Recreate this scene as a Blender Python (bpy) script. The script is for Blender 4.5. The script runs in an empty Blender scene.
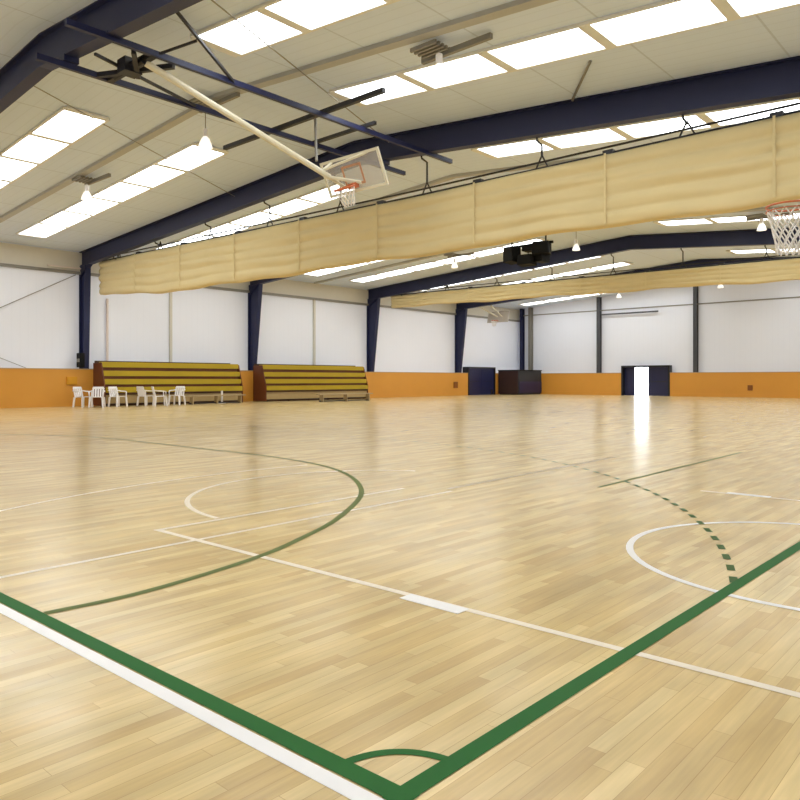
import bpy, bmesh, math, random
from mathutils import Vector, Matrix
random.seed(7)
S = bpy.context.scene
COL = S.collection
PI = math.pi

# hall coordinates: u runs across the hall (towards the long left wall), v runs along it, h is up.  World = (v, u, h)
def W(u, v, h):
    return Vector((v, u, h))

RU, RH, SL_L, SL_R = 13.5, 8.05, 0.066, 0.085      # ridge and roof slopes
def roof(u):
    return RH - (SL_L * (u - RU) if u > RU else SL_R * (RU - u))
UL, UR, VN, VF = 31.05, -3.9, -6.0, 49.3           # left wall, right wall, rear wall, far wall

# ------------------------------------------------------------------ materials
def lin(c):
    return tuple(((x / 255) / 12.92 if x / 255 <= 0.04045 else ((x / 255 + 0.055) / 1.055) ** 2.4) for x in c) + (1.0,)

def mat(name, col, rough=0.6, metal=0.0, spec=0.5, var=0.06, scale=4.0, bump=0.0, bscale=60.0, emit=None):
    m = bpy.data.materials.new(name); m.use_nodes = True
    nt = m.node_tree; nt.nodes.clear(); N = nt.nodes.new; L = nt.links.new
    out = N('ShaderNodeOutputMaterial'); b = N('ShaderNodeBsdfPrincipled'); L(b.outputs[0], out.inputs[0])
    b.inputs['Roughness'].default_value = rough; b.inputs['Metallic'].default_value = metal
    b.inputs['Specular IOR Level'].default_value = spec
    tc = N('ShaderNodeTexCoord'); nz = N('ShaderNodeTexNoise'); nz.inputs['Scale'].default_value = scale
    nz.inputs['Detail'].default_value = 4
    L(tc.outputs['Object'], nz.inputs['Vector'])
    mp = N('ShaderNodeMapRange'); mp.inputs[3].default_value = 1 - var; mp.inputs[4].default_value = 1 + var
    L(nz.outputs[0], mp.inputs[0])
    mx = N('ShaderNodeMix'); mx.data_type = 'RGBA'; mx.blend_type = 'MULTIPLY'; mx.inputs[0].default_value = 1
    mx.inputs[6].default_value = lin(col); L(mp.outputs[0], mx.inputs[7]); L(mx.outputs[2], b.inputs['Base Color'])
    if bump:
        n2 = N('ShaderNodeTexNoise'); n2.inputs['Scale'].default_value = bscale; L(tc.outputs['Object'], n2.inputs['Vector'])
        bp = N('ShaderNodeBump'); bp.inputs['Strength'].default_value = bump; L(n2.outputs[0], bp.inputs['Height']); L(bp.outputs[0], b.inputs['Normal'])
    if emit:
        b.inputs['Emission Color'].default_value = lin(emit[0]); b.inputs['Emission Strength'].default_value = emit[1]
    return m

def floor_mat():
    m = bpy.data.materials.new('varnished_oak_strips'); m.use_nodes = True
    nt = m.node_tree; nt.nodes.clear(); N = nt.nodes.new; L = nt.links.new
    out = N('ShaderNodeOutputMaterial'); b = N('ShaderNodeBsdfPrincipled'); L(b.outputs[0], out.inputs[0])
    tc = N('ShaderNodeTexCoord')
    br = N('ShaderNodeTexBrick'); L(tc.outputs['Object'], br.inputs['Vector'])
    br.inputs['Scale'].default_value = 1.0; br.inputs['Mortar Size'].default_value = 0.0012; br.inputs['Mortar Smooth'].default_value = 0.3
    br.inputs['Brick Width'].default_value = 0.62; br.inputs['Row Height'].default_value = 0.066; br.inputs['Bias'].default_value = 0.0
    br.offset = 0.37; br.offset_frequency = 3; br.squash = 1.35; br.squash_frequency = 2
    br.inputs['Color1'].default_value = lin((226, 200, 144)); br.inputs['Color2'].default_value = lin((203, 172, 116)); br.inputs['Mortar'].default_value = lin((186, 154, 102))
    # slow drift of board tone and fine grain along the boards
    def noise(sx, sy, detail, lo, hi):
        mp = N('ShaderNodeMapping'); mp.inputs['Scale'].default_value = (sx, sy, 1); L(tc.outputs['Object'], mp.inputs['Vector'])
        nz = N('ShaderNodeTexNoise'); nz.inputs['Scale'].default_value = 1; nz.inputs['Detail'].default_value = detail; L(mp.outputs[0], nz.inputs['Vector'])
        r = N('ShaderNodeMapRange'); r.inputs[1].default_value = 0.3; r.inputs[2].default_value = 0.7; r.inputs[3].default_value = lo; r.inputs[4].default_value = hi
        L(nz.outputs[0], r.inputs[0]); return r
    cur = br.outputs['Color']
    for r in (noise(1.1, 5.5, 3, 0.83, 1.13), noise(3.0, 60, 4, 0.93, 1.06), noise(0.25, 0.3, 2, 0.95, 1.05)):
        mx = N('ShaderNodeMix'); mx.data_type = 'RGBA'; mx.blend_type = 'MULTIPLY'; mx.inputs[0].default_value = 1
        L(cur, mx.inputs[6]); L(r.outputs[0], mx.inputs[7]); cur = mx.outputs[2]
    L(cur, b.inputs['Base Color'])
    rr = noise(1.5, 9, 3, 0.17, 0.27); L(rr.outputs[0], b.inputs['Roughness'])
    b.inputs['Specular IOR Level'].default_value = 0.5
    return m

def ribbed(name, col, rough, rib, axis, depth, dark=0.93, joint=None, jdark=0.8, metal=0.0):
    """sheet cladding: ribs across one axis ('x' or 'y'), optional joints across the other one"""
    m = mat(name, col, rough, metal, 0.3, 0.04, 0.35)
    nt = m.node_tree; N = nt.nodes.new; L = nt.links.new
    b = next(n for n in nt.nodes if n.type == 'BSDF_PRINCIPLED')
    src = b.inputs['Base Color'].links[0].from_socket
    tc = N('ShaderNodeTexCoord'); sep = N('ShaderNodeSeparateXYZ'); L(tc.outputs['Object'], sep.inputs[0])
    def band(ax, period, width, lo):
        d = N('ShaderNodeMath'); d.operation = 'DIVIDE'; d.inputs[1].default_value = period; L(sep.outputs[ax], d.inputs[0])
        f = N('ShaderNodeMath'); f.operation = 'FRACT'; L(d.outputs[0], f.inputs[0])
        c = N('ShaderNodeMath'); c.operation = 'LESS_THAN'; c.inputs[1].default_value = width; L(f.outputs[0], c.inputs[0])
        r = N('ShaderNodeMapRange'); r.inputs[3].default_value = 1; r.inputs[4].default_value = lo; L(c.outputs[0], r.inputs[0])
        return r
    cur = src
    bands = [band({'x': 0, 'y': 1, 'z': 2}[axis], rib, 0.12, dark)]
    if joint:
        bands.append(band({'x': 0, 'y': 1, 'z': 2}[joint[0]], joint[1], joint[2], jdark))
    for r in bands:
        mx = N('ShaderNodeMix'); mx.data_type = 'RGBA'; mx.blend_type = 'MULTIPLY'; mx.inputs[0].default_value = 1
        L(cur, mx.inputs[6]); L(r.outputs[0], mx.inputs[7]); cur = mx.outputs[2]
    L(cur, b.inputs['Base Color'])
    bp = N('ShaderNodeBump'); bp.inputs['Strength'].default_value = 0.4; bp.inputs['Distance'].default_value = depth
    L(bands[0].outputs[0], bp.inputs['Height']); L(bp.outputs[0], b.inputs['Normal'])
    return m

def emis(name, col, strength):
    m = bpy.data.materials.new(name); m.use_nodes = True
    nt = m.node_tree; nt.nodes.clear(); N = nt.nodes.new; L = nt.links.new
    out = N('ShaderNodeOutputMaterial'); e = N('ShaderNodeEmission'); L(e.outputs[0], out.inputs[0])
    tc = N('ShaderNodeTexCoord'); nz = N('ShaderNodeTexNoise'); nz.inputs['Scale'].default_value = 0.8; L(tc.outputs['Object'], nz.inputs['Vector'])
    mp = N('ShaderNodeMapRange'); mp.inputs[3].default_value = strength * 0.92; mp.inputs[4].default_value = strength * 1.08; L(nz.outputs[0], mp.inputs[0])
    L(mp.outputs[0], e.inputs['Strength']); e.inputs['Color'].default_value = lin(col)
    return m

SKY_STRENGTH = 6.8
def acrylic():
    m = bpy.data.materials.new('clear_acrylic'); m.use_nodes = True
    nt = m.node_tree; nt.nodes.clear(); N = nt.nodes.new; L = nt.links.new
    out = N('ShaderNodeOutputMaterial'); a = N('ShaderNodeBsdfTransparent'); b = N('ShaderNodeBsdfPrincipled'); mx = N('ShaderNodeMixShader')
    tc = N('ShaderNodeTexCoord'); nz = N('ShaderNodeTexNoise'); nz.inputs['Scale'].default_value = 3; L(tc.outputs['Object'], nz.inputs['Vector'])
    mp = N('ShaderNodeMapRange'); mp.inputs[3].default_value = 0.25; mp.inputs[4].default_value = 0.4; L(nz.outputs[0], mp.inputs[0])
    b.inputs['Base Color'].default_value = lin((205, 200, 196)); b.inputs['Roughness'].default_value = 0.15
    L(mp.outputs[0], mx.inputs[0]); L(a.outputs[0], mx.inputs[1]); L(b.outputs[0], mx.inputs[2]); L(mx.outputs[0], out.inputs[0])
    return m
def add_glow(m, col, s):  # gives a wall material an even emission of its own
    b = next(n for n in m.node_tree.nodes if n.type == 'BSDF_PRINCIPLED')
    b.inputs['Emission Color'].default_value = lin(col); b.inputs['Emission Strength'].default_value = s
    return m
M = dict(
    floor=floor_mat(),
    ceiling=ribbed('ceiling_sheeting', (216, 229, 250), 0.6, 0.28, 'x', 0.01, 0.95, ('y', 2.12, 0.018), 0.8),
    wall=add_glow(ribbed('glowing_white_wall_cladding', (226, 227, 234), 0.45, 0.33, 'x', 0.006, 0.985), (228, 236, 255), 0.12),  # weak cool glow added to brighten the walls and cool the ceiling
    wallf=add_glow(ribbed('glowing_white_end_wall_cladding', (220, 222, 230), 0.45, 0.33, 'y', 0.006, 0.985), (228, 236, 255), 0.08),  # same added glow, weaker, on the far and rear walls
    tray=mat('cable_tray_zinc', (176, 176, 174), 0.5),
    band=mat('grey_eave_sheet', (212, 208, 198), 0.6, var=0.03),
    orange=mat('orange_wainscot', (214, 150, 56), 0.5, var=0.06, scale=0.9),
    ledge=mat('wainscot_capping', (190, 160, 118), 0.55),
    navy=mat('navy_paint', (30, 35, 72), 0.45, 0.0, 0.4, 0.08, 1.5),
    post=mat('dark_grey_paint', (82, 82, 88), 0.5, 0.0, 0.4),
    greysteel=mat('grey_steel', (140, 136, 128), 0.5, 0.3),
    darksteel=mat('dark_steel', (44, 44, 50), 0.5, 0.2),
    black=mat('black_housing', (10, 10, 10), 0.7, spec=0.25),
    sky=emis('daylit_skylight_sheet', (242, 247, 248), SKY_STRENGTH), glass=acrylic(),
    lampglow=mat('lamp_reflector', (245, 243, 238), 0.35, emit=((255, 250, 240), 0.9)),
    skyframe=mat('skylight_frame', (224, 224, 220), 0.5),
    curtain=mat('beige_curtain', (217, 199, 152), 0.75, 0.0, 0.2, 0.07, 1.0),
    strap=mat('curtain_strap', (214, 196, 148), 0.8),
    white=mat('white_line_paint', (244, 240, 238), 0.35, var=0.03),
    cream=mat('cream_line_paint', (240, 226, 205), 0.35, var=0.05),
    green=mat('green_line_paint', (34, 98, 38), 0.6, spec=0.2, var=0.08),
    dash=mat('dark_green_dash_paint', (70, 96, 48), 0.6, spec=0.2, var=0.08),
    olive=mat('worn_green_line_paint', (100, 110, 56), 0.6, spec=0.2, var=0.1),
    grey_line=mat('worn_grey_line_paint', (182, 162, 130), 0.35),
    plastic=mat('white_plastic', (238, 234, 234), 0.35, var=0.02),
    mast=mat('cream_painted_tube', (222, 216, 194), 0.4),
    board=mat('backboard_sheet', (206, 200, 194), 0.3),
    boardline=mat('backboard_marking', (150, 140, 132), 0.4),
    rim=mat('orange_rim', (196, 104, 62), 0.4),
    faded=mat('faded_orange_tape', (190, 140, 108), 0.5),
    net=mat('white_net_cord', (238, 236, 236), 0.8),
    yellow=mat('yellow_seat_board', (176, 150, 12), 0.45, var=0.1, scale=1.2),
    brown=mat('brown_bleacher_wood', (104, 54, 24), 0.55, var=0.12),
    tan=mat('tan_base_panel', (168, 144, 98), 0.55),
    darkbrown=mat('dark_brown_bleacher_board', (70, 42, 20), 0.6),  # plain dark brown of the bleacher understructure and top rail
    doornavy=mat('navy_door_paint', (30, 34, 74), 0.35, var=0.1),
    doorframe=mat('door_frame_black', (26, 26, 34), 0.4),
    boxgrey=mat('dark_grey_storage_cover', (48, 50, 56), 0.7),
    boxred=mat('dark_maroon_end', (52, 28, 26), 0.6),
    redbox=mat('brown_wall_box', (136, 78, 20), 0.5),
    amber=mat('amber_wall_box', (214, 152, 20), 0.5),
    concrete=mat('pale_concrete', (214, 212, 206), 0.9, var=0.05),
    pipe=mat('pale_pink_pipe', (226, 212, 206), 0.5),
    chrome=mat('chrome', (200, 200, 200), 0.25, 1.0),
    bench=mat('grey_bench_wood', (172, 152, 116), 0.55),
)

# ------------------------------------------------------------------ mesh builder
class MB:
    def __init__(s): s.bm = bmesh.new()
    def box(s, u0, u1, v0, v1, h0, h1):
        vs = [s.bm.verts.new(W(u, v, h)) for h in (h0, h1) for (u, v) in ((u0, v0), (u1, v0), (u1, v1), (u0, v1))]
        for f in ((0, 1, 2, 3), (4, 5, 6, 7), (0, 1, 5, 4), (1, 2, 6, 5), (2, 3, 7, 6), (3, 0, 4, 7)):
            s.bm.faces.new([vs[i] for i in f])
        return s
    def hexa(s, pts):                                  # eight corners: bottom ring then top ring
        vs = [s.bm.verts.new(W(*p)) for p in pts]
        for f in ((0, 1, 2, 3), (4, 5, 6, 7), (0, 1, 5, 4), (1, 2, 6, 5), (2, 3, 7, 6), (3, 0, 4, 7)):
            s.bm.faces.new([vs[i] for i in f])
        return s
    def prism(s, prof, v0, v1):                        # outline in (u, h), extruded along v
        a = [s.bm.verts.new(W(u, v0, h)) for u, h in prof]; b = [s.bm.verts.new(W(u, v1, h)) for u, h in prof]
        s.bm.faces.new(a); s.bm.faces.new(b)
        for i in range(len(prof)):
            j = (i + 1) % len(prof); s.bm.faces.new([a[i], a[j], b[j], b[i]])
        return s
    def bar(s, p, q, w, d=None):                       # rectangular bar between two points
        p, q = W(*p), W(*q); d = d or w; z = (q - p).normalized()
        x = z.cross(Vector((0, 0, 1)))
        if x.length < 1e-3: x = Vector((1, 0, 0))
        x.normalize(); y = x.cross(z)
        r = []
        for c in (p, q):
            r.append([s.bm.verts.new(c + x * a * w / 2 + y * b * d / 2) for a, b in ((-1, -1), (1, -1), (1, 1), (-1, 1))])
        s.bm.faces.new(r[0]); s.bm.faces.new(r[1])
        for i in range(4):
            j = (i + 1) % 4; s.bm.faces.new([r[0][i], r[0][j], r[1][j], r[1][i]])
        return s
    def tube(s, pts, rad, n=8, closed=False):
        pts = [W(*p) for p in pts]; k = len(pts); rings = []
        for i, p in enumerate(pts):
            a = pts[(i - 1) % k] if closed else pts[max(i - 1, 0)]; b = pts[(i + 1) % k] if closed else pts[min(i + 1, k - 1)]
            t = (b - a).normalized(); x = t.cross(Vector((0, 0, 1)))
            if x.length < 1e-3: x = Vector((1, 0, 0))
            x.normalize(); y = x.cross(t); r = rad[i] if isinstance(rad, (list, tuple)) else rad
            rings.append([s.bm.verts.new(p + (x * math.cos(2 * PI * j / n) + y * math.sin(2 * PI * j / n)) * r) for j in range(n)])
        for i in range(k if closed else k - 1):
            A, B = rings[i], rings[(i + 1) % k]
            for j in range(n):
                s.bm.faces.new([A[j], A[(j + 1) % n], B[(j + 1) % n], B[j]])
        if not closed:
            s.bm.faces.new(rings[0]); s.bm.faces.new(rings[-1])
        return s
    def lathe(s, c, prof, n=16):                       # (radius, h) about a vertical axis
        rings = []
        for r, h in prof:
            rings.append([s.bm.verts.new(W(c[0] + r * math.cos(2 * PI * j / n), c[1] + r * math.sin(2 * PI * j / n), c[2] + h)) for j in range(n)])
        for A, B in zip(rings, rings[1:]):
            for j in range(n): s.bm.faces.new([A[j], A[(j + 1) % n], B[(j + 1) % n], B[j]])
        s.bm.faces.new(rings[0]); s.bm.faces.new(rings[-1])
        return s
    def ribbon(s, pts, w, h=0.002, closed=False):      # flat painted line through (u, v) points
        k = len(pts); L_, R_ = [], []
        for i, (u, v) in enumerate(pts):
            a = pts[(i - 1) % k] if closed else pts[max(i - 1, 0)]; b = pts[(i + 1) % k] if closed else pts[min(i + 1, k - 1)]
            t = Vector((b[0] - a[0], b[1] - a[1])).normalized(); nn = Vector((-t[1], t[0])) * w / 2
            L_.append(s.bm.verts.new(W(u + nn[0], v + nn[1], h))); R_.append(s.bm.verts.new(W(u - nn[0], v - nn[1], h)))
        for i in range(k if closed else k - 1):
            j = (i + 1) % k; s.bm.faces.new([L_[i], L_[j], R_[j], R_[i]])
        return s
    def build(s, name, m, parent=None, bevel=0.0, smooth=False, loc=None):
        bmesh.ops.recalc_face_normals(s.bm, faces=s.bm.faces)
        me = bpy.data.meshes.new(name); s.bm.to_mesh(me); s.bm.free()
        o = bpy.data.objects.new(name, me); COL.objects.link(o); me.materials.append(m)
        if smooth:
            for p in me.polygons: p.use_smooth = True
        if bevel:
            b = o.modifiers.new('bevel', 'BEVEL'); b.width = bevel; b.segments = 2; b.limit_method = 'ANGLE'
        if parent:
            o.parent = parent
            if parent.type == 'EMPTY':                 # vertices are given in hall coordinates
                o.matrix_parent_inverse = parent_matrix(parent).inverted()
        return o

def parent_matrix(o):
    return Matrix.LocRotScale(o.location, o.rotation_euler, o.scale)

def tag(o, label=None, cat=None, group=None, kind=None):
    for k, x in (('label', label), ('category', cat), ('group', group), ('kind', kind)):
        if x: o[k] = x
    return o

def thing(name, label, cat, loc, group=None, rz=0.0):
    o = bpy.data.objects.new(name, None); COL.objects.link(o); o.location = W(*loc); o.rotation_euler = (0, 0, rz)
    o.empty_display_size = 0.2
    return tag(o, label, cat, group)

def copy_tree(o, parent=None):
    c = o.copy(); COL.objects.link(c)
    if parent: c.parent = parent
    for ch in o.children: copy_tree(ch, c)
    return c

def struct(o, label):
    o['kind'] = 'structure'; o['label'] = label
    return o

def arc(cu, cv, r, a0, a1, n=40):
    return [(cu + r * math.cos(math.radians(a0 + (a1 - a0) * i / n)), cv + r * math.sin(math.radians(a0 + (a1 - a0) * i / n))) for i in range(n + 1)]

# ------------------------------------------------------------------ floor and its painted lines
fl = struct(MB().box(UR - 0.2, UL + 0.2, VN - 0.2, VF + 0.2, -0.2, 0).build('floor', M['floor']), 'pale varnished oak strip sports floor with court lines')
P = fl
def paint(name, m, fn):
    b = MB(); fn(b); return b.build(name, M[m], P)
paint('white_boundary_line', 'white', lambda b: b.ribbon([(-1.5, -0.046), (20, -0.425)], 0.062, 0.0016))
paint('green_goal_line', 'green', lambda b: b.ribbon([(-0.04, 0.004), (20, -0.356)], 0.074, 0.0030))
paint('green_touch_line', 'green', lambda b: b.ribbon([(0, -0.04), (-0.012, 1.2), (-0.14, 11.5)], 0.072, 0.0026))
paint('green_corner_arc', 'green', lambda b: b.ribbon(arc(0, 0, 0.25, 0, 90, 20), 0.036, 0.0022))
def smooth_path(p, n=6):
    out = []
    for i in range(len(p) - 1):
        a, b, c, d = p[max(i - 1, 0)], p[i], p[i + 1], p[min(i + 2, len(p) - 1)]
        for k in range(n):
            t = k / n
            out.append(tuple(0.5 * (2 * b[j] + (c[j] - a[j]) * t + (2 * a[j] - 5 * b[j] + 4 * c[j] - d[j]) * t * t + (3 * b[j] - a[j] - 3 * c[j] + d[j]) * t ** 3) for j in (0, 1)))
    return out + [p[-1]]
half_d = [(2.44, 0.0), (2.41, 0.55), (2.57, 1.4), (2.82, 2.05), (3.21, 2.8), (4.0, 3.86), (5.06, 4.72), (6.14, 5.22), (7.4, 5.45), (8.6, 5.48), (10, 5.48)]
D = smooth_path(half_d + [(20 - a, b) for a, b in half_d[-2::-1]])
paint('green_goal_area_line', 'olive', lambda b: b.ribbon(D, 0.058, 0.0024))
def dashes(b):
    a, end = 161.0, 90.0
    step = math.degrees(0.15 / 9.0)
    n = 0
    while a > end:
        b.ribbon(arc(8.5, 0, 9.0, a, a - step, 3), 0.048, 0.0024); a -= 2 * step
paint('green_dashed_arc', 'dash', dashes)
# basketball court across the hall: baseline u=-1.9, basket axis v=3.95
paint('white_lane_line', 'cream', lambda b: b.ribbon([(-1.9, 1.52), (3.91, 1.455)], 0.05, 0.0018))
paint('white_lane_line', 'cream', lambda b: b.ribbon([(0.2, 6.4), (1.4, 6.4)], 0.05, 0.0018))
paint('white_free_throw_line', 'cream', lambda b: b.ribbon([(3.885, 1.43), (3.885, 4.4)], 0.05, 0.0019))
paint('white_free_throw_arc', 'cream', lambda b: b.ribbon(arc(3.88, 3.95, 1.9, -88, 62, 40), 0.05, 0.0020))
paint('white_lane_mark', 'white', lambda b: b.box(0.86, 1.26, 1.40, 1.50, 0.001, 0.0034))
paint('white_lane_mark', 'white', lambda b: b.box(0.72, 1.14, 6.38, 6.48, 0.001, 0.0034))
paint('white_no_charge_arc', 'white', lambda b: b.ribbon([(-1.9, 2.64)] + arc(-0.325, 3.92, 1.28, -90, 90, 40) + [(-1.9, 5.2)], 0.05, 0.0020))
paint('white_three_point_arc', 'cream', lambda b: b.ribbon(arc(-0.325, 3.95, 6.75, -52, 10, 60), 0.04, 0.0014))
paint('white_cross_line', 'cream', lambda b: b.ribbon([(3.33, -0.05), (3.37, 4.6)], 0.045, 0.0017))
paint('grey_worn_line', 'grey_line', lambda b: b.ribbon([(3.5, 4.7), (3.58, 9.0)], 0.06, 0.0014))
paint('olive_worn_line', 'olive', lambda b: b.ribbon([(2.33, 5.9), (2.36, 11.0)], 0.045, 0.0020))

# ------------------------------------------------------------------ shell
c = MB()
c.prism([(UL + 0.2, roof(UL + 0.2)), (RU, RH), (UR - 0.2, roof(UR - 0.2)), (UR - 0.2, roof(UR - 0.2) + 0.15), (RU, RH + 0.15), (UL + 0.2, roof(UL + 0.2) + 0.15)], VN - 0.2, VF + 0.2)
struct(c.build('ceiling', M['ceiling']), 'warm grey ribbed sheet ceiling rising to a low ridge')
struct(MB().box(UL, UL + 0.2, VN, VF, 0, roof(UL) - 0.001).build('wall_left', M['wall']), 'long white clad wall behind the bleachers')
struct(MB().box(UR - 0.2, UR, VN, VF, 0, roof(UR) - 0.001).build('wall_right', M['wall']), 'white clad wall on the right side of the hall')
def gable(b, v0, v1, ua, ub, h0):
    us = [ua] + ([RU] if min(ua, ub) < RU < max(ua, ub) else []) + [ub]
    b.prism([(u, roof(u) - 0.001) for u in us] + [(ub, h0), (ua, h0)], v0, v1)
DU0, DU1, DH = 18.5, 21.9, 2.12                       # opening of the end wall double door
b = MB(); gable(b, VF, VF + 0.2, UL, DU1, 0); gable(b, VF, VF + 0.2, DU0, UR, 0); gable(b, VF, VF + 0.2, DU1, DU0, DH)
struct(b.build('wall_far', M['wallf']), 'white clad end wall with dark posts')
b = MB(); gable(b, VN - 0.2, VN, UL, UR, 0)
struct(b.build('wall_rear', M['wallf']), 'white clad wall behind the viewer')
# grey eave band and its rail on the long wall, and the girt lines of the end wall
b = MB().box(30.98, UL, VN, VF, 6.0, roof(UL) - 0.03)
struct(b.build('trim_1', M['band']), 'grey sheet band under the eaves of the long wall')
b = MB().box(30.9, UL, VN, VF, 5.88, 6.0)
struct(b.build('trim_2', M['greysteel']), 'grey rail along the top of the long white wall')
b = MB().box(UR, 30.9, VF - 0.06, VF, 6.32, 6.40)
struct(b.build('trim_3', M['greysteel']), 'thin grey rail across the end wall')
# orange wainscot
LD0, LD1 = 41.7, 45.1
WH = 1.62
for i, (v0, v1) in enumerate(((VN, LD0 - 0.06), (LD1 + 0.06, VF - 0.41))):
    o = struct(MB().box(30.55, UL, v0, v1, 0, WH).build('trim_%d' % (4 + i), M['orange']), ['orange wainscot along the long left wall', 'short orange wainscot beyond the navy side door'][i])
    o2 = MB().box(30.52, UL, v0, v1, WH, WH + 0.04).build('capping', M['ledge'], o)
for i, (u0, u1) in enumerate(((DU1 + 0.1, 30.55), (UR, DU0 - 0.1))):
    o = struct(MB().box(u0, u1, VF - 0.4, VF, 0, WH).build('trim_%d' % (6 + i), M['orange']), ['orange wainscot of the end wall left of its door', 'orange wainscot of the end wall right of its door'][i])
    MB().box(u0, u1, VF - 0.43, VF, WH, WH + 0.04).build('capping', M['ledge'], o)
struct(MB().box(-12, 45, VF + 0.2, VF + 30, -0.25, -0.03).build('ground', M['concrete']), 'pale paving outside the end wall door')

# ------------------------------------------------------------------ portal frames
fv = [4.5, 13.2, 22.4, 31.6, 40.8]
flab = ['navy steel portal frame nearest the viewer, cut by the top left corner',
        'large navy steel portal frame just in front of the near divider curtain',
        'navy steel portal frame behind the near divider curtain, between the two bleachers',
        'navy steel portal frame carrying the far divider curtain',
        'farthest navy steel portal frame, beside the navy side door']
RD = 0.66
def isec(b, pts_top, v, depth=RD, fw=0.13, ft=0.03):
    (ua, ha), (ub, hb) = pts_top
    def q(d0, d1, half):
        b.hexa([(ua, v - half, ha - d1), (ub, v - half, hb - d1), (ub, v + half, hb - d1), (ua, v + half, ha - d1),
                (ua, v - half, ha - d0), (ub, v - half, hb - d0), (ub, v + half, hb - d0), (ua, v + half, ha - d0)])
    q(0.0, ft, fw); q(ft, depth - ft, 0.02); q(depth - ft, depth, fw)
for v, lab in zip(fv, flab):
    t = thing('portal_frame', lab, 'roof frame', (RU, v, 0), 'navy portal frames')
    b = MB(); isec(b, [(UL - 0.02, roof(UL - 0.02) - 0.01), (RU, RH - 0.01)], v)
    b.hexa([(UL - 0.03, v - 0.1, roof(UL) - 1.15), (UL - 0.9, v - 0.1, roof(UL - 0.9) - RD), (UL - 0.9, v + 0.1, roof(UL - 0.9) - RD), (UL - 0.03, v + 0.1, roof(UL) - 1.15),
            (UL - 0.03, v - 0.1, roof(UL) - 0.6), (UL - 0.9, v - 0.1, roof(UL - 0.9) - RD + 0.05), (UL - 0.9, v + 0.1, roof(UL - 0.9) - RD + 0.05), (UL - 0.03, v + 0.1, roof(UL) - 0.6)])
    b.build('rafter', M['navy'], t)
    b = MB(); isec(b, [(RU, RH - 0.01), (UR + 0.02, roof(UR + 0.02) - 0.01)], v); b.build('rafter', M['navy'], t)
    b = MB()
    ctop = 0.62 if v < 14 else 0.98
    CB = 0.36 if v < 14 else 0.22
    for du0, du1, half in ((0.0, 0.03, 0.13), (0.03, None, 0.02), (None, 0.0, 0.13)):
        bot = (UL - 0.02 - (du0 if du0 is not None else CB - 0.03), UL - 0.02 - (du1 if du1 not in (None, 0.0) or du0 is not None and du1 is not None else CB))
        top = (UL - 0.02 - (du0 if du0 is not None else ctop - 0.03), UL - 0.02 - (du1 if du1 not in (None, 0.0) or du0 is not None and du1 is not None else ctop))
        if du1 is None: bot = (UL - 0.05, UL - 0.02 - CB + 0.03); top = (UL - 0.05, UL - 0.02 - ctop + 0.03)
        b.hexa([(bot[0], v - half, 0), (bot[1], v - half, 0), (bot[1], v + half, 0), (bot[0], v + half, 0),
                (top[0], v - half, 6.3), (top[1], v - half, 6.3), (top[1], v + half, 6.3), (top[0], v + half, 6.3)])
    b.build('column', M['navy'], t)
    b = MB().box(UR + 0.02, UR + 0.5, v - 0.12, v + 0.12, 0, roof(UR) - 0.5); b.build('column', M['navy'], t)
# end wall posts
for i, (u, lab) in enumerate(((30.6, 'dark end wall post standing in the far left corner'), (23.85, 'dark end wall post left of the far double door'),
               (16.7, 'dark end wall post right of the far double door'), (29.8, 'slim grey end wall post just right of the far left corner'), (9.7, 'dark end wall post at the right edge of the photo'))):
    b = MB()
    b.box(u - 0.02, u + 0.02, VF - 0.38, VF - 0.02, 0, roof(u) - 0.01).box(u - 0.12, u + 0.12, VF - 0.38, VF - 0.35, 0, roof(u) - 0.01).box(u - 0.12, u + 0.12, VF - 0.04, VF - 0.01, 0, roof(u) - 0.01)
    tag(b.build('wall_post', M['navy'] if i == 0 else M['greysteel'] if u == 29.8 else M['post']), lab, 'post', 'end wall posts')
# slim intermediate posts on the long white wall
for v, lab in ((17.6, 'slim pale cladding post above the near bleacher'), (27.0, 'slim pale cladding post above the second bleacher')):
    tag(MB().box(30.93, UL - 0.003, v - 0.06, v + 0.06, WH + 0.05, 5.87).build('cladding_post', M['band']), lab, 'post', 'cladding posts')
# bracing rods
def rod(name, lab, p, q, r=0.018, m='greysteel'):
    tag(MB().tube([p, q], r, 6).build(name, M[m]), lab, 'brace', 'thin bracing rods')
rod('bracing_rod', 'thin diagonal rod rising to the right across the left edge of the white wall', (30.96, 8.2, 3.3), (30.96, 12.9, 5.85))
rod('bracing_rod', 'thin diagonal rod falling to the right across the left edge of the white wall', (30.96, 5.2, 3.9), (30.96, 10.78, 1.67), 0.012)
rod('bracing_rod', 'short rod between the big navy rafter and the ceiling, right of the ceiling lamp', (5.2, 11.3, roof(5.2) - 0.03), (6.5, 13.0, roof(6.5) - 0.06), 0.03)
rod('bracing_rod', 'long thin diagonal rod under the ceiling right of the folded hoop truss', (8.6, 4.53, roof(8.6) - 0.2), (12.2, 13.17, roof(12.2) - 0.2), 0.013)
rod('bracing_rod', 'long thin diagonal rod under the ceiling between the two left skylight strips', (15.2, 4.53, roof(15.2) - 0.2), (19.4, 13.17, roof(19.4) - 0.2), 0.011)
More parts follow.
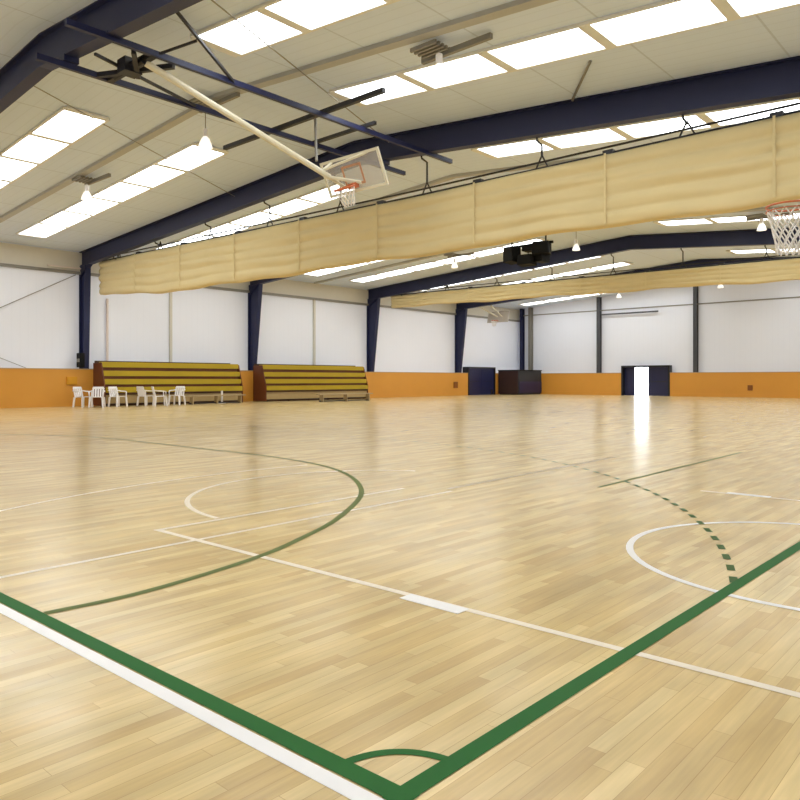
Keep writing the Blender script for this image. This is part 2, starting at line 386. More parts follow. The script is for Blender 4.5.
# cable trays along the roof, mid bay
for i, v in enumerate((8.55, 17.8, 27.0)):
    o = thing('cable_tray', ['long grey cable tray under the ceiling between the two nearest skylight rows', 'grey cable tray under the ceiling in the bay behind the near curtain', 'grey cable tray under the ceiling in front of the far divider curtain'][i], 'cable tray', (RU, v, 8), 'cable trays')
    for (ua, ub) in ((30.9, RU), (RU, UR + 0.1)):
        b = MB(); ha, hb = roof(ua) + 0.002, roof(ub) + 0.002
        b.hexa([(ua, v - 0.11, ha - 0.09), (ub, v - 0.11, hb - 0.09), (ub, v + 0.11, hb - 0.09), (ua, v + 0.11, ha - 0.09),
                (ua, v - 0.11, ha), (ub, v - 0.11, hb), (ub, v + 0.11, hb), (ua, v + 0.11, ha)])
        b.build('tray', M['tray'], o)

# ------------------------------------------------------------------ skylights
ORD = ['first', 'second', 'third', 'fourth', 'fifth', 'sixth', 'seventh', 'eighth', 'ninth', 'tenth']
strips = [6.2, 9.8, 15.35, 19.0, 24.6, 28.2, 33.8, 37.4, 43.0, 46.5]
def sky_strip(v0, ua, n, du, lab):
    t = thing('skylight_strip', lab, 'skylight', ((ua + n * du / 2), v0 + 0.52, roof(ua + n * du / 2) - 0.02), 'skylight strips in the roof')
    for k in range(n):
        a, b_ = ua + du * k + 0.04 * (1 if du > 0 else -1), ua + du * (k + 1) - 0.04 * (1 if du > 0 else -1)
        m = MB(); ha, hb = roof(a) - 0.02, roof(b_) - 0.02
        m.hexa([(a, v0, ha - 0.01), (b_, v0, hb - 0.01), (b_, v0 + 1.04, hb - 0.01), (a, v0 + 1.04, ha - 0.01),
                (a, v0, ha), (b_, v0, hb), (b_, v0 + 1.04, hb), (a, v0 + 1.04, ha)])
        m.build('skylight_pane', M['sky'], t)
    m = MB()
    a, b_ = ua, ua + n * du
    ha, hb = roof(a) - 0.004, roof(b_) - 0.004
    for w0, w1 in ((v0 - 0.07, v0 - 0.005), (v0 + 1.045, v0 + 1.11)):
        m.hexa([(a, w0, ha - 0.05), (b_, w0, hb - 0.05), (b_, w1, hb - 0.05), (a, w1, ha - 0.05), (a, w0, ha), (b_, w0, hb), (b_, w1, hb), (a, w1, ha)])
    for k in range(n + 1):
        c_ = ua + du * k; m.box(c_ - 0.1, c_ + 0.1, v0 - 0.005, v0 + 1.045, roof(c_) - 0.06, roof(c_) - 0.012)
    m.build('skylight_frame', M['skyframe'], t)
for i, v0 in enumerate(strips):
    sky_strip(v0, 16.5, 6, 2.12, '%s bright skylight strip on the left roof slope, counting from the front of the photo' % ORD[i])
    sky_strip(v0, 10.9, 6, -2.12, '%s bright skylight strip on the right roof slope, counting from the front of the photo' % ORD[i])
for v0 in (-2.9, 0.9):
    for a, du, s_ in ((16.5, 2.12, 'left'), (10.9, -2.12, 'right')):
        sky_strip(v0, a, 6, du, 'bright skylight strip above the viewer on the %s slope, %s the rear wall' % (s_, 'close to' if v0 < 0 else 'one row from'))

# ------------------------------------------------------------------ hanging bay lamps
def lamp(u, v, lab, h=6.75):
    t = thing('bay_lamp', lab, 'ceiling lamp', (u, v, h), 'white hanging bay lamps')
    MB().tube([(u, v, h + 0.4), (u, v, roof(u) - 0.13)], 0.012, 6).build('drop_rod', M['greysteel'], t)
    MB().lathe((u, v, h), [(0.03, 0.46), (0.065, 0.44), (0.065, 0.27), (0.05, 0.25)], 12).build('lamp_housing', M['plastic'], t, smooth=False)
    MB().lathe((u, v, h), [(0.05, 0.26), (0.09, 0.22), (0.15, 0.08), (0.17, 0.0), (0.16, 0.0), (0.08, 0.2), (0.04, 0.24)], 18).build('lamp_shade', M['lampglow'], t, smooth=True)
    b = MB()
    for k in range(5): b.box(u - 0.1, u + 0.5, v - 0.22 + 0.11 * k - 0.025, v - 0.22 + 0.11 * k + 0.025, roof(u) - 0.2, roof(u) - 0.13)
    b.box(u - 1.0, u + 0.6, v + 0.2, v + 0.28, roof(u) - 0.24, roof(u) - 0.14)
    b.build('mounting_grid', M['greysteel'], t)
lamp(7.0, 8.9, 'white bay lamp hanging on a rod below a slatted mount, top centre of the photo')
lamp(13.7, 8.3, 'white bay lamp hanging near the ridge left of the folded hoop')
lamp(20.8, 8.7, 'white bay lamp hanging between the two nearest left skylight strips')
lamp(20.7, 27.2, 'small white bay lamp under the near curtain, left of the black speaker cluster')
lamp(13.8, 26.8, 'small white bay lamp just right of the black speaker cluster')
lamp(6.6, 27.6, 'small white bay lamp beside the net at the right edge')
lamp(13.5, 44.3, 'tiny white bay lamp beyond the far curtain, right of the second end wall post')
lamp(20.5, 45.3, 'tiny white bay lamp beyond the far curtain, above the far double door')

# ------------------------------------------------------------------ divider curtains
def curtain(v, u0, u1, top, bot, half, folds, lab, hang, seed):
    rnd = random.Random(seed)
    um = (u0 + u1) / 2
    t = thing('divider_curtain', lab, 'curtain', (um, v, bot(um)), 'raised divider curtains')
    nu = 150; prof_n = folds * 8
    bm = bmesh.new(); rows = []
    ph = [rnd.uniform(0, 6.28) for _ in range(folds + 3)]; fr = [rnd.uniform(0.25, 0.7) for _ in range(folds + 3)]
    for i in range(nu + 1):
        u = u0 + (u1 - u0) * i / nu
        ring = []
        T, B = top(u), bot(u) + 0.035 * math.sin(u * 0.9 + ph[0]) + 0.02 * math.sin(u * 2.3 + ph[1])
        for side in (-1, 1):
            rng = range(prof_n + 1) if side < 0 else range(prof_n, -1, -1)
            for j in rng:
                s = j / prof_n
                wob = sum(0.012 * math.sin(u * fr[k] * 2 + ph[k] + s * 9 * (k + 1)) for k in range(3))
                s2 = s + 0.02 * math.sin(u * fr[1] + ph[1] + s * 5) * math.sin(PI * s)
                bulge = abs(math.sin(PI * folds * (s2 + 0.0))) ** 0.6
                w = half * (0.58 + 0.42 * bulge) + wob
                ring.append(bm.verts.new(W(u, v + side * w, T + (B - T) * s)))
        rows.append(ring)
    n = len(rows[0])
    for a, b in zip(rows, rows[1:]):
        for j in range(n): bm.faces.new([a[j], a[(j + 1) % n], b[(j + 1) % n], b[j]])
    bm.faces.new(rows[0]); bm.faces.new(rows[-1])
    b = MB(); b.bm.free(); b.bm = bm
    b.build('curtain_fabric', M['curtain'], t, smooth=True)
    MB().tube([(u0 + (u1 - u0) * k / 20, v, top(u0 + (u1 - u0) * k / 20) + 0.03) for k in range(21)], 0.045, 8).build('drive_tube', M['darksteel'], t)
    MB().tube([(u0 + (u1 - u0) * k / 20, v, top(u0 + (u1 - u0) * k / 20) + 0.19) for k in range(21)], 0.025, 6).build('top_rail', M['darksteel'], t)
    for hu in hang:
        hb = roof(hu) - RD - 0.01; tp = top(hu)
        b = MB()
        vr = v - 0.24                                    # bracket arm reaches the rafter flange
        b.tube([(hu, vr, hb + 0.01), (hu, vr + 0.02, hb - 0.06), (hu, v, hb - 0.12), (hu, v, tp + 0.33)], 0.028, 6)
        b.tube([(hu, v, tp + 0.35), (hu - 0.17, v, tp + 0.03)], 0.02, 6).tube([(hu, v, tp + 0.35), (hu + 0.17, v, tp + 0.03)], 0.02, 6)
        b.build('hanger', M['darksteel'], t)
        su = hu - 1.7
        b = MB(); b.box(su - 0.12, su + 0.12, v - 0.07, v + 0.07, top(su) - 0.02, top(su) + 0.11); b.build('pulley', M['darksteel'], t)
        for q in (su,):
            MB().box(q - 0.025, q + 0.025, v - half - 0.035, v - half - 0.025, bot(q) + 0.05, top(q)).build('strap', M['curtain'], t)
hangs = [28.3, 24.9, 21.4, 17.95, 14.55, 11.15, 7.6, 4.18, 0.8]
curtain(13.55, UR + 0.6, 29.75, lambda u: 6.17 + 0.20 * max(0, (u - 12) / 18), lambda u: 4.58 + 0.34 * max(0, (u - 22) / 8) ** 1.5,
        0.17, 5, 'wide beige divider curtain, rolled up, hanging across the hall near the viewer', hangs, 3)
curtain(31.95, UR + 0.6, 29.2, lambda u: 6.2 + 0.2 * (u - 5) / 25, lambda u: 5.32 + 0.36 * (u - 5) / 25,
        0.17, 4, 'second beige divider curtain, rolled up, hanging further down the hall', hangs, 5)

# ------------------------------------------------------------------ folded ceiling basketball hoop
def net_mesh(b, c, r, length, n=12, rows=5, cord=0.007):
    def pt(i, j):                                       # diamond lattice
        s = j / rows; rr = r * (1 - 0.48 * s ** 0.8)
        a = 2 * PI * (i + 0.5 * j) / n
        return (c[0] + rr * math.cos(a), c[1] + rr * math.sin(a), c[2] - length * s)
    for i in range(n):
        b.tube([pt(i, j) if j % 2 == 0 else pt(i, j) for j in range(rows + 1)], cord, 4)
        b.tube([pt(i - j, j) for j in range(rows + 1)], cord, 4)
def ring(c, r, n=28):
    return [(c[0] + r * math.cos(2 * PI * i / n), c[1] + r * math.sin(2 * PI * i / n), c[2]) for i in range(n)]

t = thing('ceiling_basketball_hoop', 'folded up ceiling basketball hoop on a dark truss between the two nearest portal frames', 'basketball hoop', (10.9, 8.5, 7.1))
HB = 7.12
MB().bar((12.45, 3.9, HB), (12.45, 14.1, HB), 0.09, 0.11).build('truss_rail', M['navy'], t)
MB().bar((10.75, 3.7, HB), (10.75, 14.1, HB), 0.09, 0.11).build('truss_rail', M['navy'], t)
MB().bar((14.65, 9.5, HB + 0.11), (8.95, 9.5, HB + 0.11), 0.1, 0.1).build('cross_rail', M['darksteel'], t)
MB().bar((12.6, 10.75, HB + 0.1), (10.4, 10.75, HB + 0.1), 0.08, 0.08).build('cross_rail', M['darksteel'], t)
for u in (12.45, 10.75):
    for v in (4.5, 13.2):
        MB().box(u - 0.12, u + 0.12, v - 0.14, v + 0.14, HB + 0.055, roof(u) - RD - 0.01).build('frame_clamp', M['navy'], t)
MB().bar((9.85, 5.0, roof(9.85) - 0.03), (10.72, 7.0, HB), 0.05).build('stay', M['darksteel'], t)
MB().bar((10.3, 5.9, 7.43), (10.74, 5.35, HB), 0.04).build('stay', M['darksteel'], t)
MB().bar((11.6, 4.6, HB + 0.02), (12.4, 7.2, HB), 0.05).build('stay', M['darksteel'], t)
b = MB().bar((12.45, 5.3, HB), (10.75, 5.3, HB), 0.12, 0.12)
b.box(11.45, 11.75, 5.1, 5.45, HB - 0.14, HB + 0.12).tube([(11.05, 5.28, HB - 0.02), (12.15, 5.28, HB - 0.02)], 0.09, 10).bar((12.3, 5.0, HB - 0.05), (10.85, 5.75, HB - 0.05), 0.09).bar((10.85, 4.95, HB - 0.05), (11.7, 5.5, HB - 0.1), 0.08)
b.build('winch', M['darksteel'], t)
MB().tube([(11.05, 5.3, HB - 0.08), (10.35, 9.25, 5.62)], 0.065, 10).build('swing_mast', M['mast'], t)
MB().tube([(11.05, 9.45, HB), (10.5, 9.0, 5.95)], 0.03, 8).build('lift_cable', M['greysteel'], t)
def board_pt(s, q, d=0.0):                             # s along the width, q up the board, d out of its face
    o = Vector((9.95, 9.75, 5.33)); up = Vector((0.0, -0.42, 0.9)).normalized(); al = Vector((1, 0, 0)); nrm = Vector((0, -0.9, -0.42)).normalized()
    p = o + al * s + up * q + nrm * d; return (p[0], p[1], p[2])
def slab(b, s0, s1, q0, q1, d0, d1):
    b.hexa([board_pt(s0, q0, d0), board_pt(s1, q0, d0), board_pt(s1, q0, d1), board_pt(s0, q0, d1), board_pt(s0, q1, d0), board_pt(s1, q1, d0), board_pt(s1, q1, d1), board_pt(s0, q1, d1)])
    return b
BH = 0.8
bd = slab(MB(), -0.9, 0.9, 0, BH, -0.01, 0.01).build('backboard', M['glass'], t)
b = MB()
for s0, s1, q0, q1 in ((-0.9, 0.9, 0, 0.06), (-0.9, 0.9, BH - 0.06, BH), (-0.9, -0.84, 0.06, BH - 0.06), (0.84, 0.9, 0.06, BH - 0.06)):
    slab(b, s0, s1, q0, q1, -0.02, 0.02)
b.build('board_frame', M['mast'], bd)
b = MB()
for s0, s1, q0, q1 in ((-0.3, 0.3, 0.15, 0.2), (-0.3, 0.3, 0.55, 0.6), (-0.3, -0.25, 0.2, 0.55), (0.25, 0.3, 0.2, 0.55)):
    slab(b, s0, s1, q0, q1, 0.011, 0.016)
b.build('target_square', M['faded'], bd)
rp = [board_pt(0.225 * math.cos(2 * PI * i / 24), 0.18, 0.40 + 0.225 * math.sin(2 * PI * i / 24)) for i in range(24)]
rm = MB().tube(rp, 0.02, 6, True); slab(rm, -0.08, 0.08, 0.1, 0.22, 0.02, 0.2); rm = rm.build('rim', M['rim'], t)
b = MB(); n = 12
for i in range(n):
    for sg in (1, -1):
        b.tube([board_pt(0.225 * (1 - 0.5 * j / 4) * math.cos(2 * PI * (i + sg * 0.5 * j) / n), 0.18 - 0.1 * j, 0.40 + 0.225 * (1 - 0.5 * j / 4) * math.sin(2 * PI * (i + sg * 0.5 * j) / n)) for j in range(5)], 0.007, 4)
b.build('net', M['net'], rm)
b = MB()
b.tube([board_pt(-0.55, BH - 0.05, -0.03), (10.4, 9.1, 5.75)], 0.03, 6).tube([board_pt(0.55, BH - 0.05, -0.03), (10.4, 9.1, 5.75)], 0.03, 6)
b.tube([(10.35, 9.25, 5.62), board_pt(0.4, 0.15, -0.04)], 0.04, 6).tube([(10.35, 9.25, 5.62), board_pt(-0.2, 0.15, -0.04)], 0.04, 6)
b.build('board_brace', M['mast'], t)

# ------------------------------------------------------------------ hoop at the right edge
HU, HV, HH = 0.62, 6.78, 3.0
t = thing('basketball_hoop', 'basketball hoop with white net cut off by the right edge of the photo', 'basketball hoop', (-2.6, HV, 0))
rm = MB().tube(ring((HU, HV, HH), 0.225), 0.011, 6, True); rm.box(HU - 0.42, HU - 0.22, HV - 0.09, HV + 0.09, HH - 0.03, HH + 0.02); rm.tube(ring((HU, HV, HH - 0.05), 0.225), 0.006, 5, True)
rm = rm.build('rim', M['rim'], t)
b = MB(); net_mesh(b, (HU, HV, HH - 0.04), 0.222, 0.46, 12, 6, 0.008); b.build('net', M['net'], rm)
MB().box(HU - 0.46, HU - 0.42, HV - 0.9, HV + 0.9, HH - 0.15, HH + 0.9).build('backboard', M['board'], t)
b = MB().bar((HU - 0.46, HV, HH + 0.2), (-2.5, HV, HH - 0.1), 0.12, 0.16).bar((HU - 0.46, HV, HH + 0.7), (-2.5, HV, HH - 0.1), 0.08)
b.build('arm', M['navy'], t)
MB().bar((-2.55, HV, 0.2), (-2.55, HV, HH), 0.2, 0.2).build('upright', M['navy'], t)
MB().box(-3.3, -1.7, HV - 0.6, HV + 0.6, 0.0, 0.35).build('base', M['navy'], t, 0.03)

# ------------------------------------------------------------------ far folded hoop
t = thing('ceiling_basketball_hoop', 'small pale folded hoop hanging far off in front of the farthest left wall bay', 'basketball hoop', (29, 42, 6.0))
fu, fv_ = 28.6, 42.3
MB().tube([(fu + 0.7, fv_ - 1.4, 6.55), (fu - 0.2, fv_, 5.7)], 0.06, 6).tube([(fu - 0.4, fv_ - 1.4, 6.6), (fu - 0.6, fv_, 5.7)], 0.04, 6).build('swing_mast', M['mast'], t)
MB().bar((fu + 0.9, fv_ - 1.4, 6.58), (fu - 0.6, fv_ - 1.4, 6.64), 0.1).bar((fu + 0.2, 40.8, 6.6), (fu + 0.2, fv_ - 1.3, 6.6), 0.08).build('cross_rail', M['greysteel'], t)
MB().hexa([(fu - 1.1, fv_, 5.3), (fu + 0.7, fv_, 5.3), (fu + 0.7, fv_ + 0.04, 5.3), (fu - 1.1, fv_ + 0.04, 5.3), (fu - 1.1, fv_ + 0.2, 6.1), (fu + 0.7, fv_ + 0.2, 6.1), (fu + 0.7, fv_ + 0.24, 6.1), (fu - 1.1, fv_ + 0.24, 6.1)]).build('backboard', M['board'], t)
rm = MB().tube(ring((fu - 0.2, fv_ - 0.4, 5.42), 0.225, 16), 0.015, 5, True); rm.box(fu - 0.28, fu - 0.12, fv_ - 0.2, fv_ + 0.01, 5.38, 5.44); rm = rm.build('rim', M['rim'], t)
b = MB(); net_mesh(b, (fu - 0.2, fv_ - 0.4, 5.4), 0.22, 0.4, 10, 4, 0.012); b.build('net', M['net'], rm)

# ------------------------------------------------------------------ black speaker cluster under the ridge
t = thing('speaker_cluster', 'black cluster of equipment hanging at the hall centre below the near curtain', 'loudspeakers', (13.4, 22.4, 5.6))
b = MB()
b.tube([(14.2, 22.4, roof(14.2) - RD - 0.01), (14.2, 22.4, 6.35)], 0.03, 6).tube([(12.7, 22.4, roof(12.7) - RD - 0.01), (12.7, 22.4, 6.35)], 0.03, 6)
b.bar((14.5, 22.4, 6.32), (12.4, 22.4, 6.32), 0.09)
b.build('hanging_frame', M['black'], t)
for (u, v, h, a, w, hh) in ((14.12, 22.3, 5.98, 0.25, 0.55, 0.62), (13.45, 22.3, 5.72, -0.05, 0.62, 0.42), (12.82, 22.3, 6.1, -0.3, 0.66, 0.5), (13.4, 22.45, 6.18, 0.0, 0.5, 0.22), (12.9, 22.5, 5.76, 0.2, 0.4, 0.3)):
    c_, s_ = math.cos(a), math.sin(a)
    def q(x, y, z): return (u + x * c_ - y * s_, v + x * s_ + y * c_, h + z)
    x, z = w / 2, hh / 2
    sp = MB().hexa([q(-x, -0.25, -z * 0.8), q(x, -0.25, -z * 0.8), q(x, 0.2, -z), q(-x, 0.2, -z), q(-x * 0.9, -0.25, z), q(x * 0.9, -0.25, z), q(x, 0.2, z), q(-x, 0.2, z)]).build('loudspeaker', M['black'], t, 0.02)
MB().tube([(14.12, 22.3, 6.2), (14.12, 22.4, 6.34)], 0.02, 6).tube([(12.82, 22.3, 6.2), (12.82, 22.4, 6.34)], 0.02, 6).tube([(13.45, 22.35, 5.85), (13.45, 22.4, 6.34)], 0.02, 6).build('yoke', M['darksteel'], t)

# ------------------------------------------------------------------ bleachers
def bleacher(v0, v1, lab):
    t = thing('bleacher', lab, 'bleacher', (29.9, (v0 + v1) / 2, 0), 'yellow folded bleachers')
    ub, n = 30.45, 4
    hs = [0.84, 1.2, 1.57, 1.96]; uf = [29.35, 29.47, 29.59, 29.71]
    for i in range(n):
        m = MB().box(uf[i], uf[i] + 0.3, v0 + 0.05, v1 - 0.05, hs[i] - 0.06, hs[i])
        m.box(uf[i] - 0.02, uf[i] + 0.02, v0 + 0.05, v1 - 0.05, hs[i] - 0.24, hs[i] - 0.03)
        m.build('seat_board', M['yellow'], t)
        MB().box(uf[i] + 0.06, uf[i] + 0.09, v0 + 0.06, v1 - 0.06, (hs[i - 1] - 0.05 if i else 0.52), hs[i] - 0.065).build('riser', M['brown'], t)
    MB().box(29.42, 29.45, v0 + 0.05, v1 - 0.05, 0.12, 0.5).build('base_panel', M['tan'], t)
    b = MB().box(29.5, 30.4, v0 + 0.1, v1 - 0.1, 0.02, 0.1).box(29.37, 29.43, v0 + 0.05, v1 - 0.05, 0.5, 0.58)
    k = int((v1 - v0) / 1.4)
    for i in range(k + 1):
        v = v0 + 0.2 + (v1 - v0 - 0.4) * i / k
        b.box(29.5, 29.56, v - 0.04, v + 0.04, 0, 0.6)
    b.build('understructure', M['darkbrown'], t)
    for v in (v0, v1 - 0.05):
        b = MB().prism([(29.36, 0.03), (ub, 0.03), (ub, 1.92), (29.7, 1.92), (29.58, 1.5), (29.46, 1.14), (29.36, 0.8)], v, v + 0.045)
        b.build('end_panel', M['brown'], t)
    MB().box(30.4, 30.44, v0 + 0.05, v1 - 0.05, 1.86, 2.02).build('top_rail', M['darkbrown'], t)
bleacher(13.45, 20.75, 'yellow slatted folded bleacher behind the white plastic chairs')
bleacher(22.2, 29.9, 'second yellow slatted folded bleacher, further along the left wall')

# ------------------------------------------------------------------ white plastic chairs
def make_chair():
    t = thing('plastic_chair', '', 'chair', (0, 0, 0), 'white plastic chairs by the bleacher')
    def o(b, name, bev=0.01): return b.build(name, M['plastic'], t, bev)
    b = MB().hexa([(-0.24, -0.22, 0.41), (0.24, -0.22, 0.41), (0.22, 0.24, 0.43), (-0.22, 0.24, 0.43), (-0.24, -0.22, 0.44), (0.24, -0.22, 0.44), (0.22, 0.24, 0.46), (-0.22, 0.24, 0.46)]); o(b, 'seat')
    b = MB()
    for k in range(5):                                  # slatted back, leaning to the rear
        a = -0.2 + 0.1 * k
        b.hexa([(a - 0.035, -0.24, 0.44), (a + 0.035, -0.24, 0.44), (a + 0.035, -0.2, 0.44), (a - 0.035, -0.2, 0.44), (a - 0.035, -0.33, 0.8), (a + 0.035, -0.33, 0.8), (a + 0.035, -0.3, 0.8), (a - 0.035, -0.3, 0.8)])
    b.hexa([(-0.25, -0.33, 0.77), (0.25, -0.33, 0.77), (0.25, -0.29, 0.77), (-0.25, -0.29, 0.77), (-0.21, -0.35, 0.87), (0.21, -0.35, 0.87), (0.21, -0.31, 0.87), (-0.21, -0.31, 0.87)])
    o(b, 'backrest')
    for sx in (-1, 1):
        for sy in (-1, 1):
            f = 0.24 * sx; g = 0.22 * sy
            b = MB().hexa([(f * 1.15 - 0.03, g * 1.15 - 0.03, 0), (f * 1.15 + 0.03, g * 1.15 - 0.03, 0), (f * 1.15 + 0.03, g * 1.15 + 0.03, 0), (f * 1.15 - 0.03, g * 1.15 + 0.03, 0),
                           (f - 0.035, g - 0.035, 0.43), (f + 0.035, g - 0.035, 0.43), (f + 0.035, g + 0.035, 0.43), (f - 0.035, g + 0.035, 0.43)]); o(b, 'leg', 0.006)
        b = MB().tube([(0.27 * sx, 0.2, 0.43), (0.285 * sx, 0.2, 0.64), (0.29 * sx, 0.1, 0.665), (0.285 * sx, -0.12, 0.67), (0.25 * sx, -0.3, 0.7)], 0.026, 6)
        b.build('armrest', M['plastic'], t, smooth=True)
    return t
proto = make_chair()
chairs = [(29.30, 12.46, 20, 'white plastic chair at the left end of the row, before the orange wainscot'),
          (28.70, 12.79, -35, 'white plastic chair second from the left, next to the end of the bleacher'),
          (28.75, 13.74, 15, 'white plastic chair standing apart before the left end of the yellow bleacher'),
          (28.85, 15.11, 100, 'white plastic chair fourth from the left, before the middle of the near bleacher'),
          (28.1, 15.37, 70, 'white plastic chair fifth from the left, beside the last one of the row'),
          (28.7, 16.57, -60, 'white plastic chair at the right end of the close row by the bleacher')]
for i, (u, v, rz, lab) in enumerate(chairs):
    o = proto if i == 0 else copy_tree(proto)
    o.location = W(u, v, 0); o.rotation_euler = (0, 0, math.radians(-90 + rz)); o['label'] = lab
# slim white stand and low benches before the bleachers
t = thing('post_stand', 'slim white post stand before the right end of the near bleacher', 'stand', (28.9, 19.16, 0))
MB().tube([(28.9, 19.16, 0.04), (28.9, 19.16, 0.62)], 0.05, 8).build('post', M['plastic'], t)
MB().lathe((28.9, 19.16, 0), [(0.18, 0.0), (0.18, 0.03), (0.08, 0.06)], 14).build('base', M['plastic'], t)
def bench(u, v0, v1, lab):
    t = thing('low_bench', lab, 'bench', (u, (v0 + v1) / 2, 0), 'low benches by the bleachers')
    MB().box(u - 0.16, u + 0.16, v0, v1, 0.38, 0.43).build('bench_top', M['bench'], t, 0.01)
    for v in (v0 + 0.25, (v0 + v1) / 2, v1 - 0.25):
        MB().box(u - 0.14, u + 0.14, v - 0.02, v + 0.02, 0.0, 0.38).build('leg', M['bench'], t)
    MB().box(u - 0.03, u + 0.03, v0 + 0.1, v1 - 0.1, 0.03, 0.08).build('stretcher', M['darksteel'], t)
bench(28.6, 17.03, 20.25, 'low bench before the right half of the near bleacher')
bench(26.6, 23.39, 27.30, 'low bench before the right half of the second bleacher')
# ------------------------------------------------------------------ doors
d = thing('door_1', 'navy double side door at the far end of the long left wall', None, (30.6, 44, 0)); d['kind'] = 'structure'
b = MB().box(30.5, UL, LD0 - 0.05, LD0 + 0.06, 0, 2.08).box(30.5, UL, LD1 - 0.06, LD1 + 0.05, 0, 2.08).box(30.5, UL, LD0 - 0.05, LD1 + 0.05, 2.0, 2.1)
b.build('door_frame', M['doorframe'], d)
for v0, v1 in ((LD0 + 0.07, (LD0 + LD1) / 2 - 0.01), ((LD0 + LD1) / 2 + 0.01, LD1 - 0.07)):
    l = MB().box(30.6, 30.66, v0, v1, 0.01, 1.99).build('door_leaf', M['doornavy'], d)
    MB().tube([(30.55, v0 + 0.25, 1.02), (30.55, v1 - 0.25, 1.02)], 0.02, 6).build('push_bar', M['darksteel'], l)
MB().box(30.56, 30.6, LD1 - 0.5, LD1 - 0.22, 0.05, 0.4).build('kick_plate', M['chrome'], d)
d = thing('door_2', 'navy double door in the far end wall, standing open to bright daylight', None, (20.3, VF, 0)); d['kind'] = 'structure'
b = MB().box(DU0 - 0.09, DU0 + 0.03, VF - 0.44, VF + 0.2, 0, DH).box(DU1 - 0.03, DU1 + 0.09, VF - 0.44, VF + 0.2, 0, DH).box(DU0 - 0.09, DU1 + 0.09, VF - 0.44, VF + 0.2, DH - 0.08, DH + 0.05)
b.build('door_frame', M['doorframe'], d)
l = MB().box(21.1, DU1 - 0.03, VF - 0.1, VF - 0.05, 0.001, DH - 0.08).build('door_leaf', M['doornavy'], d)
l = MB().box(DU0 + 0.03, 20.1, VF - 0.1, VF - 0.05, 0.001, DH - 0.08).build('door_leaf', M['doornavy'], d)
MB().tube([(DU0 + 0.25, VF - 0.14, 1.02), (19.9, VF - 0.14, 1.02)], 0.02, 6).build('push_bar', M['darksteel'], l)
l = MB().box(20.06, 20.11, VF + 0.0, VF + 0.95, 0.01, DH - 0.09).build('door_leaf', M['doornavy'], d)

# ------------------------------------------------------------------ dark storage box in the far corner
t = thing('storage_box', 'long dark storage box standing in the far left corner beside the navy door', 'storage box', (29.7, 48.2, 0))
MB().box(28.65, 30.5, 45.5, VF - 0.46, 0.06, 1.84).build('box_body', M['boxgrey'], t, 0.03)
MB().box(28.62, 28.65, 45.6, VF - 0.5, 0.15, 1.0).build('door', M['doornavy'], t)
MB().box(28.7, 30.45, 45.46, 45.5, 0.06, 1.8).build('end_panel', M['boxred'], t)
MB().box(28.6, 30.5, 45.45, VF - 0.45, 1.84, 1.9).build('lid', M['black'], t)
MB().box(28.75, 30.4, 45.6, VF - 0.5, 0, 0.06).build('plinth', M['black'], t)

# ------------------------------------------------------------------ small wall fittings
def wallbox(name, lab, cat, m, lo, hi, knob):
    t = thing(name, lab, cat, lo)
    MB().box(lo[0], hi[0], lo[1], hi[1], lo[2], hi[2]).build('housing', M[m], t, 0.01)
    b = MB().box(*knob); b.build('cover', M[m], t)
wallbox('wall_socket_box', 'small brown box on the orange wainscot of the end wall, right of the door', 'wall box', 'redbox', (12.98, VF - 0.46, 0.45), (13.28, VF - 0.4, 0.8), (13.04, 13.22, VF - 0.47, VF - 0.46, 0.5, 0.75))
wallbox('wall_socket_box', 'small brown box on the orange wainscot just before the navy side door', 'wall box', 'redbox', (30.49, 39.9, 0.55), (30.55, 40.35, 1.0), (30.48, 30.49, 39.98, 40.27, 0.62, 0.93))
wallbox('amber_wall_box', 'amber box on the orange wainscot left of the bleacher', 'wall box', 'amber', (30.47, 12.3, 0.95), (30.55, 12.75, 1.3), (30.46, 30.47, 12.36, 12.69, 1.0, 1.25))
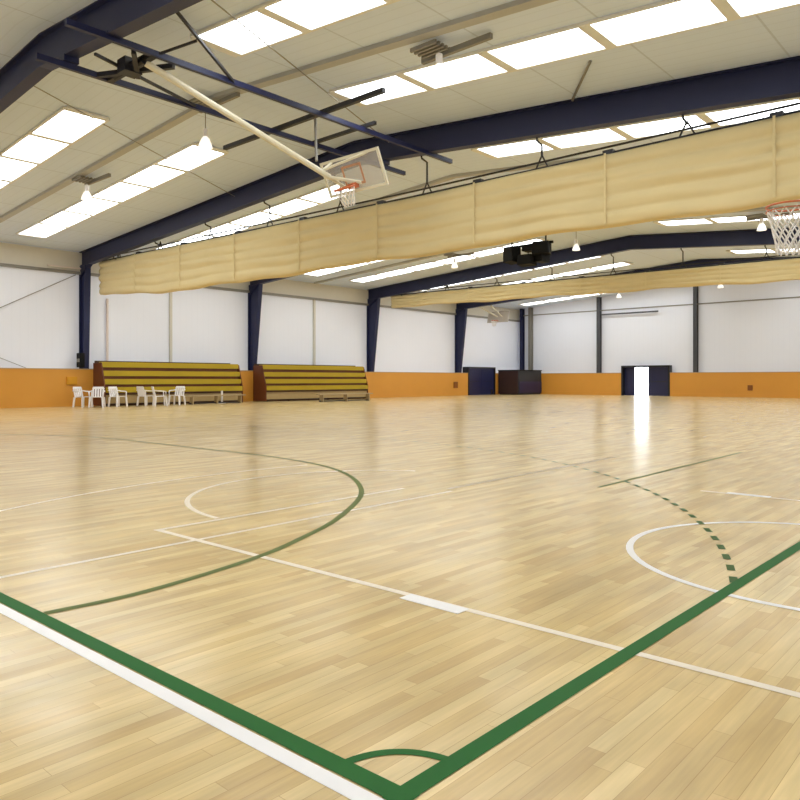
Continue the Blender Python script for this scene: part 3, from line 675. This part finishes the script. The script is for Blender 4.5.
t = thing('column_speaker', 'small black speaker fixed low on the navy column left of the bleacher', 'loudspeaker', (30.4, 13.0, 1.75))
MB().box(30.4, 30.75, 12.83, 13.05, 1.72, 2.35).build('housing', M['black'], t, 0.02)
MB().box(30.44, 30.7, 12.815, 12.83, 1.95, 2.1).build('grille', M['greysteel'], t)
tag(MB().tube([(30.97, 14.35, WH + 0.05), (30.97, 14.35, 4.9)], 0.06, 8).build('wall_pipe', M['pipe']), 'pale vertical pipe on the white wall right of the near navy column', 'pipe')
b = MB().tube([(30.8, 11.6, 6.12), (30.8, 13.05, 6.12)], 0.03, 6)
tag(b.build('wall_conduit', M['pipe']), 'short pale conduit at the head of the near navy column', 'conduit')
t = thing('wall_rail', 'dark horizontal rail high on the end wall above the far door', 'rail', (21.6, VF - 0.2, 6.0))
MB().tube([(23.6, VF - 0.25, 6.02), (19.3, VF - 0.25, 6.02)], 0.06, 8).build('rail', M['post'], t)
for u in (23.2, 21.4, 19.6): MB().box(u - 0.03, u + 0.03, VF - 0.25, VF, 5.98, 6.04).build('bracket', M['post'], t)

# ------------------------------------------------------------------ light, world, camera
w = bpy.data.worlds.new('daylight'); S.world = w; w.use_nodes = True
bg = w.node_tree.nodes['Background']; bg.inputs[0].default_value = (0.88, 0.94, 1.0, 1); bg.inputs[1].default_value = 14.0

cam = bpy.data.cameras.new('camera'); co = bpy.data.objects.new('camera', cam); COL.objects.link(co); S.camera = co
cam.sensor_width = 36; cam.lens = 36 * 725 / 800; cam.shift_y = -21 / 800; cam.clip_end = 500; cam.clip_start = 0.05
co.location = W(-1.388, -1.551, 1.2)
fu_, fv2 = 0.667, 0.745                                 # forward direction in (u, v)
co.rotation_euler = (PI / 2, 0, math.atan2(fu_, fv2) - PI / 2)

S.view_settings.view_transform = 'Standard'; S.view_settings.look = 'None'
S.view_settings.exposure = 0.0; S.view_settings.gamma = 1.0; S.view_settings.use_curve_mapping = False
cy = S.cycles
cy.max_bounces = 10; cy.diffuse_bounces = 6; cy.glossy_bounces = 4; cy.sample_clamp_indirect = 8; cy.use_denoising = True
